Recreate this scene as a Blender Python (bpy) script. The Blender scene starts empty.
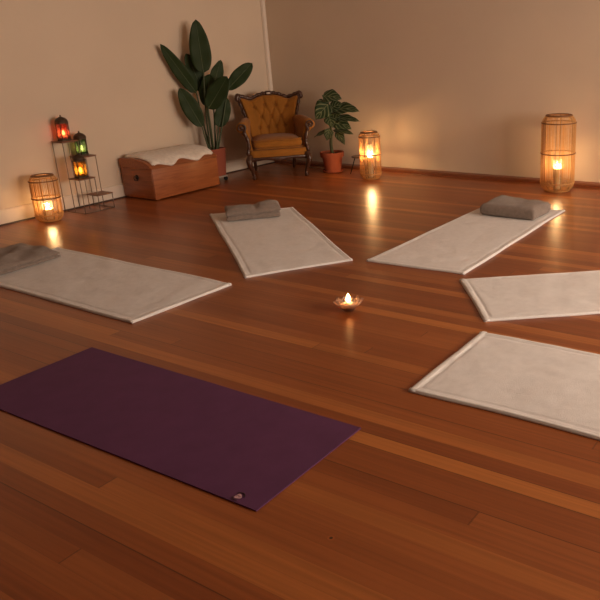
import bpy, bmesh, math, random
from mathutils import Vector, Matrix, noise
random.seed(7)
S = bpy.context.scene
COL = S.collection
PI = math.pi
V = Vector

# ------------------------------------------------------------------ materials
def mat(name, col, rough=.6, metal=0, spec=.5, noise_amt=0, noise_scale=20, bump=0, bump_scale=200,
        sheen=0, trans=0, emit=None, estr=0, coat=0, stretch=(1, 1, 1), sss=0):
    m = bpy.data.materials.new(name); m.use_nodes = True
    nt = m.node_tree; b = nt.nodes['Principled BSDF']
    b.inputs['Base Color'].default_value = (*col, 1)
    b.inputs['Roughness'].default_value = rough
    b.inputs['Metallic'].default_value = metal
    b.inputs['Specular IOR Level'].default_value = spec
    b.inputs['Sheen Weight'].default_value = sheen
    b.inputs['Transmission Weight'].default_value = trans
    b.inputs['Coat Weight'].default_value = coat
    b.inputs['Coat Roughness'].default_value = .15
    if sss:
        b.inputs['Subsurface Weight'].default_value = sss
        b.inputs['Subsurface Radius'].default_value = (.03, .015, .008)
    if emit:
        b.inputs['Emission Color'].default_value = (*emit, 1)
        b.inputs['Emission Strength'].default_value = estr
    tc = nt.nodes.new('ShaderNodeTexCoord')
    mp = nt.nodes.new('ShaderNodeMapping'); mp.inputs['Scale'].default_value = stretch
    nt.links.new(tc.outputs['Object'], mp.inputs['Vector'])
    if noise_amt:
        n = nt.nodes.new('ShaderNodeTexNoise'); n.inputs['Scale'].default_value = noise_scale
        n.inputs['Detail'].default_value = 5
        nt.links.new(mp.outputs['Vector'], n.inputs['Vector'])
        r = nt.nodes.new('ShaderNodeMapRange')
        r.inputs['To Min'].default_value = 1 - noise_amt; r.inputs['To Max'].default_value = 1 + noise_amt
        r.inputs['From Min'].default_value = .25; r.inputs['From Max'].default_value = .75
        nt.links.new(n.outputs['Fac'], r.inputs['Value'])
        mx = nt.nodes.new('ShaderNodeVectorMath'); mx.operation = 'SCALE'
        mx.inputs[0].default_value = col
        nt.links.new(r.outputs['Result'], mx.inputs['Scale'])
        nt.links.new(mx.outputs['Vector'], b.inputs['Base Color'])
    if bump:
        n = nt.nodes.new('ShaderNodeTexNoise'); n.inputs['Scale'].default_value = bump_scale
        n.inputs['Detail'].default_value = 3
        nt.links.new(mp.outputs['Vector'], n.inputs['Vector'])
        bp = nt.nodes.new('ShaderNodeBump'); bp.inputs['Strength'].default_value = bump
        bp.inputs['Distance'].default_value = .01
        nt.links.new(n.outputs['Fac'], bp.inputs['Height'])
        nt.links.new(bp.outputs['Normal'], b.inputs['Normal'])
    return m

def glass_mat(name, col, gloss=.1, diffuse=0., dcol=None, rough=.05):
    """thin pane: coloured transparency with a little gloss and haze"""
    m = bpy.data.materials.new(name); m.use_nodes = True
    nt = m.node_tree; nt.nodes.clear(); N = nt.nodes.new; L = nt.links.new
    out = N('ShaderNodeOutputMaterial'); t = N('ShaderNodeBsdfTransparent'); t.inputs[0].default_value = (*col, 1)
    g = N('ShaderNodeBsdfGlossy'); g.inputs['Roughness'].default_value = rough
    fr = N('ShaderNodeFresnel'); fr.inputs['IOR'].default_value = 1.45
    mr = N('ShaderNodeMath'); mr.operation = 'MULTIPLY'; mr.inputs[1].default_value = gloss * 10
    L(fr.outputs[0], mr.inputs[0]); mr.use_clamp = True
    mx = N('ShaderNodeMixShader'); L(mr.outputs[0], mx.inputs[0]); L(t.outputs[0], mx.inputs[1]); L(g.outputs[0], mx.inputs[2])
    last = mx
    if diffuse:
        d = N('ShaderNodeBsdfTranslucent'); d.inputs[0].default_value = (*(dcol or col), 1)
        m2 = N('ShaderNodeMixShader'); m2.inputs[0].default_value = diffuse
        L(mx.outputs[0], m2.inputs[1]); L(d.outputs[0], m2.inputs[2]); last = m2
    L(last.outputs[0], out.inputs[0])
    return m

def emit_mat(name, col, strength):
    m = bpy.data.materials.new(name); m.use_nodes = True
    nt = m.node_tree; nt.nodes.clear()
    out = nt.nodes.new('ShaderNodeOutputMaterial'); e = nt.nodes.new('ShaderNodeEmission')
    e.inputs[0].default_value = (*col, 1); e.inputs[1].default_value = strength
    nt.links.new(e.outputs[0], out.inputs[0]); return m

def wood_mat(name, c1, c2, rough=.45, axis=0, scale=6, coat=.2):
    m = bpy.data.materials.new(name); m.use_nodes = True
    nt = m.node_tree; b = nt.nodes['Principled BSDF']; N = nt.nodes.new; L = nt.links.new
    tc = N('ShaderNodeTexCoord'); mp = N('ShaderNodeMapping')
    s = [12, 12, 12]; s[axis] = 1; mp.inputs['Scale'].default_value = s
    L(tc.outputs['Object'], mp.inputs[0])
    n = N('ShaderNodeTexNoise'); n.inputs['Scale'].default_value = scale; n.inputs['Detail'].default_value = 6
    n.inputs['Distortion'].default_value = .6; L(mp.outputs[0], n.inputs['Vector'])
    r = N('ShaderNodeValToRGB'); r.color_ramp.elements[0].position = .3; r.color_ramp.elements[1].position = .7
    r.color_ramp.elements[0].color = (*c1, 1); r.color_ramp.elements[1].color = (*c2, 1)
    L(n.outputs['Fac'], r.inputs[0]); L(r.outputs[0], b.inputs['Base Color'])
    b.inputs['Roughness'].default_value = rough; b.inputs['Coat Weight'].default_value = coat
    b.inputs['Coat Roughness'].default_value = .2
    return m

def floor_mat():
    m = bpy.data.materials.new('polished_plank_floor'); m.use_nodes = True
    nt = m.node_tree; b = nt.nodes['Principled BSDF']; N = nt.nodes.new; L = nt.links.new
    def math_(op, a, b_=None, clamp=False):
        n = N('ShaderNodeMath'); n.operation = op; n.use_clamp = clamp
        for i, x in enumerate((a, b_)):
            if x is None: continue
            if isinstance(x, (int, float)): n.inputs[i].default_value = x
            else: L(x, n.inputs[i])
        return n.outputs[0]
    tc = N('ShaderNodeTexCoord'); sp = N('ShaderNodeSeparateXYZ'); L(tc.outputs['Object'], sp.inputs[0])
    x, y = sp.outputs[0], sp.outputs[1]
    W = .078
    yr = math_('DIVIDE', y, W); row = math_('FLOOR', yr); fy = math_('SUBTRACT', yr, row)
    wn = N('ShaderNodeTexWhiteNoise'); wn.noise_dimensions = '1D'; L(row, wn.inputs['W'])
    xs = math_('ADD', x, math_('MULTIPLY', wn.outputs['Value'], 17.3))
    xr = math_('DIVIDE', xs, 5.3); cell = math_('FLOOR', xr); fx = math_('SUBTRACT', xr, cell)
    cv = N('ShaderNodeCombineXYZ'); L(row, cv.inputs[0]); L(cell, cv.inputs[1])
    wn2 = N('ShaderNodeTexWhiteNoise'); wn2.noise_dimensions = '2D'; L(cv.outputs[0], wn2.inputs['Vector'])
    ramp = N('ShaderNodeValToRGB'); cr = ramp.color_ramp
    cr.elements[0].position = 0; cr.elements[0].color = (.235, .059, .0145, 1)
    cr.elements[1].position = 1; cr.elements[1].color = (.46, .155, .036, 1)
    e = cr.elements.new(.55); e.color = (.310, .087, .0210, 1)
    e = cr.elements.new(.82); e.color = (.345, .102, .0255, 1)
    L(wn2.outputs['Value'], ramp.inputs[0])
    # grain
    off = N('ShaderNodeCombineXYZ'); L(math_('MULTIPLY', x, .8), off.inputs[0]); L(math_('MULTIPLY', y, 38), off.inputs[1])
    L(math_('MULTIPLY', wn2.outputs['Value'], 40), off.inputs[2])
    g = N('ShaderNodeTexNoise'); g.inputs['Scale'].default_value = 1.6; g.inputs['Detail'].default_value = 6
    g.inputs['Distortion'].default_value = .4; L(off.outputs[0], g.inputs['Vector'])
    gr = N('ShaderNodeMapRange'); gr.inputs['From Min'].default_value = .3; gr.inputs['From Max'].default_value = .7
    gr.inputs['To Min'].default_value = .84; gr.inputs['To Max'].default_value = 1.16; L(g.outputs['Fac'], gr.inputs[0])
    # broad tonal wear
    bl = N('ShaderNodeTexNoise'); bl.inputs['Scale'].default_value = .9; bl.inputs['Detail'].default_value = 2
    L(tc.outputs['Object'], bl.inputs['Vector'])
    br = N('ShaderNodeMapRange'); br.inputs['To Min'].default_value = .88; br.inputs['To Max'].default_value = 1.12; L(bl.outputs['Fac'], br.inputs[0])
    fac = math_('MULTIPLY', gr.outputs[0], br.outputs[0])
    # seams, a few of them open and dark
    ed = math_('MINIMUM', fy, math_('SUBTRACT', 1, fy))
    wn3 = N('ShaderNodeTexWhiteNoise'); wn3.noise_dimensions = '1D'; L(math_('ADD', math_('ROUND', yr), .37), wn3.inputs['W'])
    open_ = math_('GREATER_THAN', wn3.outputs['Value'], .72)
    wid = math_('ADD', .010, math_('MULTIPLY', open_, .014))
    seam = math_('LESS_THAN', ed, wid)
    ex = math_('LESS_THAN', math_('MINIMUM', fx, math_('SUBTRACT', 1, fx)), .0006)
    seam = math_('MAXIMUM', math_('MULTIPLY', seam, math_('ADD', .22, math_('MULTIPLY', open_, .38))), math_('MULTIPLY', ex, .4))
    # one dark knot
    kd = N('ShaderNodeVectorMath'); kd.operation = 'DISTANCE'; kd.inputs[1].default_value = (-1.26, 1.446, 0)
    L(tc.outputs['Object'], kd.inputs[0])
    knot = math_('LESS_THAN', kd.outputs['Value'], .006)
    kr = math_('MULTIPLY', math_('LESS_THAN', kd.outputs['Value'], .012), .25)
    dark = math_('MAXIMUM', seam, math_('MULTIPLY', knot, .8))
    fac = math_('MULTIPLY', fac, math_('SUBTRACT', 1, dark))
    fac = math_('ADD', fac, math_('MULTIPLY', kr, math_('SUBTRACT', 1, knot)))
    sc = N('ShaderNodeVectorMath'); sc.operation = 'SCALE'; L(ramp.outputs[0], sc.inputs[0]); L(fac, sc.inputs['Scale'])
    L(sc.outputs[0], b.inputs['Base Color'])
    b.inputs['Roughness'].default_value = .34
    b.inputs['Specular IOR Level'].default_value = .46
    rr = N('ShaderNodeMapRange'); rr.inputs['To Min'].default_value = .24; rr.inputs['To Max'].default_value = .36
    L(bl.outputs['Fac'], rr.inputs[0]); L(rr.outputs[0], b.inputs['Roughness'])
    bp = N('ShaderNodeBump'); bp.inputs['Strength'].default_value = .12; bp.inputs['Distance'].default_value = .003
    hh = math_('SUBTRACT', math_('MULTIPLY', g.outputs['Fac'], .25), seam); L(hh, bp.inputs['Height'])
    L(bp.outputs[0], b.inputs['Normal'])
    return m

def leaf_mat(name, c, rib, nrib=14, amt=.5):
    m = bpy.data.materials.new(name); m.use_nodes = True
    nt = m.node_tree; b = nt.nodes['Principled BSDF']; N = nt.nodes.new; L = nt.links.new
    uv = N('ShaderNodeUVMap'); sp = N('ShaderNodeSeparateXYZ'); L(uv.outputs[0], sp.inputs[0])
    a = N('ShaderNodeMath'); a.operation = 'SUBTRACT'; L(sp.outputs[1], a.inputs[0]); a.inputs[1].default_value = .5
    ab = N('ShaderNodeMath'); ab.operation = 'ABSOLUTE'; L(a.outputs[0], ab.inputs[0])
    k = N('ShaderNodeMath'); k.operation = 'MULTIPLY_ADD'; L(ab.outputs[0], k.inputs[0]); k.inputs[1].default_value = -.9; L(sp.outputs[0], k.inputs[2])
    s = N('ShaderNodeMath'); s.operation = 'MULTIPLY'; L(k.outputs[0], s.inputs[0]); s.inputs[1].default_value = nrib * 2 * PI
    si = N('ShaderNodeMath'); si.operation = 'SINE'; L(s.outputs[0], si.inputs[0])
    mr = N('ShaderNodeMapRange'); mr.inputs['From Min'].default_value = .2; mr.inputs['From Max'].default_value = 1
    mr.inputs['To Max'].default_value = amt; L(si.outputs[0], mr.inputs[0])
    mx = N('ShaderNodeMix'); mx.data_type = 'RGBA'; L(mr.outputs[0], mx.inputs[0])
    mx.inputs[6].default_value = (*c, 1); mx.inputs[7].default_value = (*rib, 1)
    L(mx.outputs[2], b.inputs['Base Color']); b.inputs['Roughness'].default_value = .6; b.inputs['Specular IOR Level'].default_value = .25
    return m

M = dict(
    wall=mat('cream_wall_paint', (.67, .545, .425), .8, spec=.3, noise_amt=.03, noise_scale=1.5, bump=.05, bump_scale=60),
    ceiling=mat('ceiling_paint', (.60, .52, .45), .9, spec=.2),
    skirting=mat('white_skirting_paint', (.72, .61, .51), .5, noise_amt=.02, noise_scale=4),
    strip=wood_mat('stained_strip', (.17, .048, .019), (.26, .078, .030), .35, 0, 3),
    floorstrip=mat('dark_floor_strip', (.05, .022, .014), .5, noise_amt=.1),
    floor=floor_mat(),
    blanket=mat('white_terry_cotton', (.85, .825, .815), .95, spec=.1, noise_amt=.05, noise_scale=28, bump=.55, bump_scale=330, sheen=.2),
    hem=mat('white_hem_cotton', (.87, .84, .825), .9, spec=.1, noise_amt=.05, noise_scale=60, bump=.4, bump_scale=420, sheen=.2),
    towel=mat('grey_terry_cotton', (.29, .228, .192), .97, spec=.05, noise_amt=.16, noise_scale=35, bump=.8, bump_scale=260, sheen=.3),
    purple=mat('purple_rubber_mat', (.118, .038, .108), .75, spec=.3, noise_amt=.10, noise_scale=9, bump=.15, bump_scale=500),
    emblem=mat('pale_pink_print', (.60, .36, .40), .7),
    emblem_dark=mat('dark_purple_print', (.03, .006, .012), .7),
    clay=mat('terracotta', (.40, .105, .05), .7, spec=.3, noise_amt=.08, noise_scale=14),
    planter=mat('matt_terracotta_plastic', (.30, .075, .042), .55, noise_amt=.05, noise_scale=6),
    soil=mat('dark_soil', (.03, .02, .013), 1, noise_amt=.4, noise_scale=60, bump=.8, bump_scale=90),
    black=mat('black_plastic', (.012, .011, .011), .4),
    greyplastic=mat('pale_caddy_plastic', (.35, .30, .26), .5),
    bop=leaf_mat('paddle_leaf_green', (.020, .038, .011), (.030, .052, .016), 22, .6),
    bopm=mat('leaf_midrib', (.06, .085, .03), .5),
    bstem=mat('leaf_stem_green', (.045, .065, .022), .5, noise_amt=.15),
    veg=leaf_mat('veined_leaf_green', (.022, .042, .014), (.26, .28, .15), 4, .55),
    vegm=mat('pale_leaf_midrib', (.20, .22, .10), .5),
    vstem=mat('thick_green_stem', (.06, .075, .03), .6, noise_amt=.2),
    velvet=mat('ochre_velvet', (.31, .118, .015), .78, spec=.2, noise_amt=.13, noise_scale=9, sheen=.12, bump=.2, bump_scale=150),
    carved=mat('dark_carved_wood', (.060, .022, .011), .32, noise_amt=.3, noise_scale=30, coat=.3, bump=.5, bump_scale=40),
    tag=mat('pale_crest_spot', (.62, .55, .48), .4),  # pale colour of the small spot on the chair crest
    chest=wood_mat('red_brown_chest_wood', (.25, .066, .017), (.38, .115, .032), .42, 1, 4),
    chestend=wood_mat('red_brown_end_wood', (.22, .058, .016), (.34, .100, .030), .42, 0, 4),
    iron=mat('dark_iron', (.02, .016, .014), .5, metal=.6),
    fleece=mat('cream_fleece', (.86, .78, .69), 1, spec=.05, noise_amt=.12, noise_scale=30, bump=1, bump_scale=110, sheen=.4),
    wire=mat('brown_painted_wire', (.24, .17, .13), .45, metal=.4),
    shelf=wood_mat('thin_brown_shelf', (.17, .062, .027), (.26, .10, .043), .5, 0, 8),
    brass=mat('aged_bronze', (.075, .045, .026), .5, metal=.5, noise_amt=.3, noise_scale=80, bump=.4, bump_scale=120),
    cane=mat('honey_cane', (.60, .32, .105), .6, noise_amt=.15, noise_scale=40),
    cane_dark=mat('toasted_cane', (.20, .082, .026), .55, noise_amt=.2, noise_scale=40),
    redglass=glass_mat('red_glass', (.92, .36, .28), .12, .20, (.95, .42, .34)),
    greenglass=glass_mat('green_glass', (.36, .52, .33), .12, .22, (.40, .56, .36)),
    amberglass=glass_mat('amber_glass', (.95, .66, .25), .12, .24, (1, .68, .28)),
    clearglass=glass_mat('frosted_jar_glass', (.95, .93, .89), .08, .06, (.95, .88, .75)),
    petal=glass_mat('pink_petal_glass', (.97, .80, .72), .26, .16, (1, .72, .6), .08),
    pane=glass_mat('window_pane', (.98, .98, .98), .08),
    wax=mat('candle_wax', (.85, .74, .55), .5, sss=.6),
    tin=glass_mat('clear_tealight_cup', (.96, .94, .9), .06, .25, (.95, .9, .8)),
    wick=mat('burnt_wick', (.02, .015, .01), .9),
    flame=emit_mat('candle_flame', (1, .60, .22), 26),
    cable=mat('white_cable', (.62, .52, .42), .5),
    tabletop=wood_mat('dark_table_wood', (.06, .025, .013), (.10, .04, .02), .4, 0, 6),
)

# ------------------------------------------------------------------ mesh helpers
def smooth(me, on=True):
    for p in me.polygons: p.use_smooth = on

def obj(name, bm, m, parent=None, sm=True, auto=None):
    bmesh.ops.recalc_face_normals(bm, faces=bm.faces)
    me = bpy.data.meshes.new(name); bm.to_mesh(me); bm.free()
    me.materials.append(m); smooth(me, sm)
    if auto is not None and sm:
        me.set_sharp_from_angle(angle=math.radians(auto))
    o = bpy.data.objects.new(name, me); COL.objects.link(o)
    if parent: o.parent = parent
    return o

def thing(name, label, cat, loc=(0, 0, 0), rz=0, group=None):
    o = bpy.data.objects.new(name, None); COL.objects.link(o); o.empty_display_size = .05
    o.location = loc; o.rotation_euler = (0, 0, rz)
    return tag(o, label, cat, group)

def tag(o, label, cat, group=None):
    o['label'] = label; o['category'] = cat
    if group: o['group'] = group
    return o

def struct(name, bm, m, sm=False, parent=None):
    o = obj(name, bm, m, parent, sm); o['kind'] = 'structure'; return o

def dup(root, loc, rz, label, group=None):
    r = root.copy(); COL.objects.link(r); r.location = loc; r.rotation_euler = (0, 0, rz); r['label'] = label
    if group: r['group'] = group
    for ch in list(root.children):
        c = ch.copy(); COL.objects.link(c); c.parent = r
        for g in ch.children:
            d = g.copy(); COL.objects.link(d); d.parent = c
    return r

def B(): return bmesh.new()

def box(bm, x0, x1, y0, y1, z0, z1, bev=0, seg=2):
    r = bmesh.ops.create_cube(bm, size=1)
    vs = r['verts']
    for v in vs:
        v.co = V(((x0 + x1) / 2 + v.co.x * (x1 - x0), (y0 + y1) / 2 + v.co.y * (y1 - y0), (z0 + z1) / 2 + v.co.z * (z1 - z0)))
    if bev:
        es = list({e for v in vs for e in v.link_edges})
        bmesh.ops.bevel(bm, geom=es, offset=bev, segments=seg, profile=.6, affect='EDGES', clamp_overlap=True)
    return bm

def loft(bm, rings, cap=True, close=False):
    R = [[bm.verts.new(p) for p in r] for r in rings]
    n = len(R[0]); k = len(R)
    for i in range(k if close else k - 1):
        a, b = R[i], R[(i + 1) % k]
        for j in range(n):
            try: bm.faces.new((a[j], a[(j + 1) % n], b[(j + 1) % n], b[j]))
            except ValueError: pass
    if cap and not close:
        bm.faces.new(R[0][::-1]); bm.faces.new(R[-1])
    return bm

def tube(bm, pts, rad, n=8, closed=False, flat=1, up=None):
    pts = [V(p) for p in pts]; k = len(pts)
    if isinstance(rad, (int, float)): rad = [rad] * k
    rings = []; prev = None
    for i, p in enumerate(pts):
        if closed: t = pts[(i + 1) % k] - pts[i - 1]
        else: t = pts[min(i + 1, k - 1)] - pts[max(i - 1, 0)]
        if t.length < 1e-9: t = V((0, 0, 1))
        t.normalize()
        if prev is None:
            u = V(up) if up else (V((0, 0, 1)) if abs(t.z) < .9 else V((1, 0, 0)))
        else: u = prev
        u = (u - t * u.dot(t))
        if u.length < 1e-6: u = t.orthogonal()
        u.normalize(); w = t.cross(u); prev = u
        rings.append([p + (u * math.cos(a) * flat + w * math.sin(a)) * rad[i] for a in [2 * PI * j / n for j in range(n)]])
    return loft(bm, rings, True, closed)

def smoothpath(pts, n=6):
    """Catmull-Rom through the points"""
    P = [V(p) for p in pts]; out = []
    for i in range(len(P) - 1):
        a = P[i - 1] if i else P[0] * 2 - P[1]; b, c = P[i], P[i + 1]
        d = P[i + 2] if i + 2 < len(P) else P[-1] * 2 - P[-2]
        for s in range(n):
            t = s / n
            out.append(.5 * (2 * b + (c - a) * t + (2 * a - 5 * b + 4 * c - d) * t * t + (3 * b - a - 3 * c + d) * t ** 3))
    out.append(P[-1]); return out

def lathe(bm, prof, n=24, c=(0, 0, 0), cap=True, rot=0):
    rings = [[V((c[0] + r * math.cos(a + rot), c[1] + r * math.sin(a + rot), c[2] + z)) for a in [2 * PI * j / n for j in range(n)]] for r, z in prof]
    return loft(bm, rings, cap)

def ring(bm, R, z, r, n=40, c=(0, 0), flat=1):
    return tube(bm, [(c[0] + R * math.cos(a), c[1] + R * math.sin(a), z) for a in [2 * PI * j / n for j in range(n)]], r, 6, True, flat)

def ball(bm, c, r, s=(1, 1, 1), u=12, v=8):
    q = bmesh.ops.create_uvsphere(bm, u_segments=u, v_segments=v, radius=r)
    for w in q['verts']: w.co = V((c[0] + w.co.x * s[0], c[1] + w.co.y * s[1], c[2] + w.co.z * s[2]))
    return bm

def extrude_outline(bm, pts, n):
    """closed 3D outline extruded along n"""
    n = V(n)
    return loft(bm, [[V(p) for p in pts], [V(p) + n for p in pts]])

def slab(bm, top, bot):
    """closed solid between two equal grids"""
    T = [[bm.verts.new(p) for p in r] for r in top]; Bt = [[bm.verts.new(p) for p in r] for r in bot]
    a, b = len(T), len(T[0])
    for i in range(a - 1):
        for j in range(b - 1):
            bm.faces.new((T[i][j], T[i + 1][j], T[i + 1][j + 1], T[i][j + 1]))
            bm.faces.new((Bt[i][j], Bt[i][j + 1], Bt[i + 1][j + 1], Bt[i + 1][j]))
    for i in range(a - 1):
        for j in (0, b - 1):
            bm.faces.new((T[i][j], Bt[i][j], Bt[i + 1][j], T[i + 1][j]))
    for j in range(b - 1):
        for i in (0, a - 1):
            bm.faces.new((T[i][j], T[i][j + 1], Bt[i][j + 1], Bt[i][j]))
    return bm

def light(name, loc, energy, col, r=.012):
    l = bpy.data.lights.new(name, 'POINT'); l.energy = energy; l.color = col; l.shadow_soft_size = r
    o = bpy.data.objects.new(name, l); o.location = loc; COL.objects.link(o); return o

# ------------------------------------------------------------------ camera
cam = bpy.data.cameras.new('camera'); co = bpy.data.objects.new('camera', cam); COL.objects.link(co); S.camera = co
pitch, roll, yaw, F, CX, CY, H = .3273, -.0346, -.5642, 714.2, 413.6, 280.6, 1.5
fw = V((math.sin(yaw) * math.cos(pitch), math.cos(yaw) * math.cos(pitch), -math.sin(pitch)))
rt = V((math.cos(yaw), -math.sin(yaw), 0)); up = rt.cross(fw)
c_, s_ = math.cos(roll), math.sin(roll)
rt2 = c_ * rt + s_ * up; up2 = -s_ * rt + c_ * up
mw = Matrix.Identity(4)
for i in range(3):
    mw[i][0] = rt2[i]; mw[i][1] = up2[i]; mw[i][2] = -fw[i]
mw[2][3] = H
co.matrix_world = mw
cam.sensor_fit = 'HORIZONTAL'; cam.sensor_width = 36; cam.lens = F / 600 * 36
cam.shift_x = (300 - CX) / 600; cam.shift_y = (CY - 300) / 600
cam.clip_start = .05

# ------------------------------------------------------------------ the room
XL, YB, XR, YF, ZC = -6.59, 7.12, 2.7, -6.0, 2.9
struct('floor', box(B(), XL - .2, XR + .2, YF - .2, YB + .2, -.1, 0), M['floor'])
struct('ceiling', box(B(), XL - .2, XR + .2, YF - .2, YB + .2, ZC, ZC + .1), M['ceiling'])
struct('wall_left', box(B(), XL - .2, XL, YF - .2, YB + .2, 0, ZC), M['wall'])
struct('wall_back', box(B(), XL, XR, YB, YB + .2, 0, ZC), M['wall'])

def wall_with_holes(name, axis, pos, thick, a0, a1, holes):
    """wall slab along an axis with rectangular window openings"""
    bm = B()
    def seg(u0, u1, z0, z1):
        if axis == 'y': box(bm, pos, pos + thick, u0, u1, z0, z1)
        else: box(bm, u0, u1, pos, pos + thick, z0, z1)
    cur = a0
    for (u0, u1, z0, z1) in holes:
        seg(cur, u0, 0, ZC); seg(u0, u1, 0, z0); seg(u0, u1, z1, ZC); cur = u1
    seg(cur, a1, 0, ZC)
    return struct(name, bm, M['wall'])

WR = [(2.3, 4.3, .75, 2.35), (4.8, 6.6, .75, 2.35)]
WF = [(-3.2, -1.2, .75, 2.35), (-.4, 2.0, .75, 2.35)]  # openings added in the unseen front wall for frontal fill
wall_with_holes('wall_right', 'y', XR, .2, YF - .2, YB + .2, WR)
wall_with_holes('wall_front', 'x', YF - .2, .2, XL, XR, WF)

SKY = (1.0, .80, .63)
def window(idx, axis, pos, u0, u1, z0, z1, energy):
    f = B()
    def bar(a0, a1, b0, b1):
        if axis == 'y': box(f, pos + .05, pos + .12, a0, a1, b0, b1)
        else: box(f, a0, a1, pos + .05, pos + .12, b0, b1)
    w = .05
    bar(u0, u0 + w, z0, z1); bar(u1 - w, u1, z0, z1); bar(u0, u1, z0, z0 + w); bar(u0, u1, z1 - w, z1)
    um = (u0 + u1) / 2; bar(um - .02, um + .02, z0, z1); zm = (z0 + z1) / 2; bar(u0, u1, zm - .02, zm + .02)
    o = struct('window_%d' % idx, f, M['skirting'])
    g = B()
    if axis == 'y': box(g, pos + .08, pos + .085, u0, u1, z0, z1)
    else: box(g, u0, u1, pos + .08, pos + .085, z0, z1)
    obj('pane', g, M['pane'], o, False)
    l = bpy.data.lights.new('dusk_light', 'AREA'); l.shape = 'RECTANGLE'; l.size = u1 - u0; l.size_y = z1 - z0
    l.energy = energy; l.color = SKY
    lo = bpy.data.objects.new('dusk_light', l); COL.objects.link(lo)
    if axis == 'y':
        lo.location = (pos + .24, um, zm); lo.rotation_euler = (PI / 2, 0, PI / 2)      # shines towards -x
    else:
        lo.location = (um, pos - .04, zm); lo.rotation_euler = (PI / 2, 0, PI)          # shines towards +y
window(1, 'y', XR, *WR[0], 215)
window(2, 'y', XR, *WR[1], 150)
for k in range(2): window(3 + k, 'x', YF - .2, *WF[k], (110, 260)[k])  # unseen front windows, added to light the back wall from the front

# skirting of the left wall, with a rounded top edge, a dark strip along its foot; brown strip along the back wall
bm = B(); extrude_outline(bm, [(XL, YF, 0), (XL + .018, YF, 0), (XL + .018, YF, .125), (XL + .012, YF, .138), (XL, YF, .142)], (0, YB - YF, 0))
struct('baseboard_left', bm, M['skirting'])
bm = B(); extrude_outline(bm, [(XL + .018, YF, 0), (XL + .034, YF, 0), (XL + .03, YF, .01), (XL + .018, YF, .014)], (0, YB - YF - .02, 0))
struct('trim_1', bm, M['floorstrip'])  # thin dark strip where skirting meets floor
bm = B(); extrude_outline(bm, [(XL + .034, YB, 0), (XL + .034, YB - .085, 0), (XL + .034, YB - .083, .028), (XL + .034, YB - .070, .036), (XL + .034, YB - .03, .040), (XL + .034, YB, .042)], (XR - XL - .04, 0, 0))
struct('baseboard_back', bm, M['strip'])
bm = B(); R_ = .045
extrude_outline(bm, [(XL, YB, .142), (XL + R_, YB, .142)] + [(XL + R_ * math.cos(a), YB - R_ * math.sin(a), .142) for a in (PI / 8, PI / 4, 3 * PI / 8)] + [(XL, YB - R_, .142)], (0, 0, ZC - .142))
struct('trim_2', bm, M['skirting'])


# ------------------------------------------------------------------ blankets laid over floor mats
def quad(P, u, v):
    a, b, c, d = [V((p[0], p[1], 0)) for p in P]
    return (a * (1 - u) + b * u) * (1 - v) + (d * (1 - u) + c * u) * v   # u across (a->b), v along (a->d)

def blanket(P, label, seed, zt=.013):
    """a, b = near end corners, c, d = far end corners"""
    o3 = V((seed * 7.1, seed * 3.3, 0))
    m_ = V((sum(p[0] for p in P) / 4, sum(p[1] for p in P) / 4)); P = [m_ + (V(p) - m_) * 1.012 for p in P]
    ctr = quad(P, .5, .5); root = thing('blanket', label, 'blanket', ctr, 0, 'white blankets laid out on the floor')
    nu, nv = 64, 110
    def pos(u, v):
        p = quad(P, u, v)
        e = min(u, 1 - u, v, 1 - v)
        n = noise.noise_vector(p * 1.7 + o3); wob = .014
        p = p + V((n.x, n.y, 0)) * wob
        return p
    top, bot = [], []
    for i in range(nu + 1):
        rt_, rb_ = [], []
        for j in range(nv + 1):
            # finer spacing at the borders
            u = i / nu; v = j / nv
            u = u + .55 * math.sin(2 * PI * u) / (-2 * PI); v = v + .70 * math.sin(2 * PI * v) / (-2 * PI)
            p = pos(u, v)
            e = min(u * .75, (1 - u) * .75, v * 1.9, (1 - v) * 1.9)
            f = min(1, e / .02); f = math.sqrt(max(0, 1 - (1 - f) ** 2))
            dist = min(u * .75, (1 - u) * .75, v * 1.9, (1 - v) * 1.9)
            z = .006 + (zt - .006) * f - .0035 * math.exp(-((dist - .043) / .007) ** 2) + .004 * max(0, noise.noise(p * 2.6 + o3 * 3)) * f + .0045 * noise.noise(p * 6 + o3) * f + .002 * noise.noise(p * 17 + o3) * f
            cl = .004 * max(0, noise.noise(p * 4 + o3 * 2)) * (1 - f)
            rt_.append(p - ctr + V((0, 0, max(z, .005)))); rb_.append(p - ctr + V((0, 0, .0005 + cl)))
        top.append(rt_); bot.append(rb_)
    obj('cover', slab(B(), top, bot), M['blanket'], root)
    # folded and stitched hem: a flat raised border and a corded edge
    def strip(name, pts, w0, h):
        bm = B(); n = len(pts); rings = []
        for i, p in enumerate(pts):
            t = (pts[min(i + 1, n - 1)] - pts[max(i - 1, 0)]).normalized(); s = V((-t.y, t.x, 0))
            if s.dot(-p) < 0: s = -s
            zz = h + .0025 * noise.noise((p + ctr) * 6 + o3)
            a = p + s * .004; b2 = p + s * w0
            rings.append([a + V((0, 0, .004)), a + V((0, 0, zz * .85)), a + s * .008 + V((0, 0, zz)), b2 - s * .004 + V((0, 0, zz)), b2 + V((0, 0, zz * .9)), b2 + V((0, 0, .004))])
        loft(bm, rings); return obj(name, bm, M['hem'], root)
    e0, e1 = .0, 1.0
    N = 48
    for k, (fu, fv) in enumerate((((lambda t: 0, lambda t: t)), ((lambda t: 1, lambda t: t)), ((lambda t: t), (lambda t: 0)), ((lambda t: t), (lambda t: 1)))):
        pts = [pos(fu(i / N), fv(i / N)) - ctr for i in range(N + 1)]
        strip('hem', pts, .022 if k < 2 else .034, zt + .0012)
    return root

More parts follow.
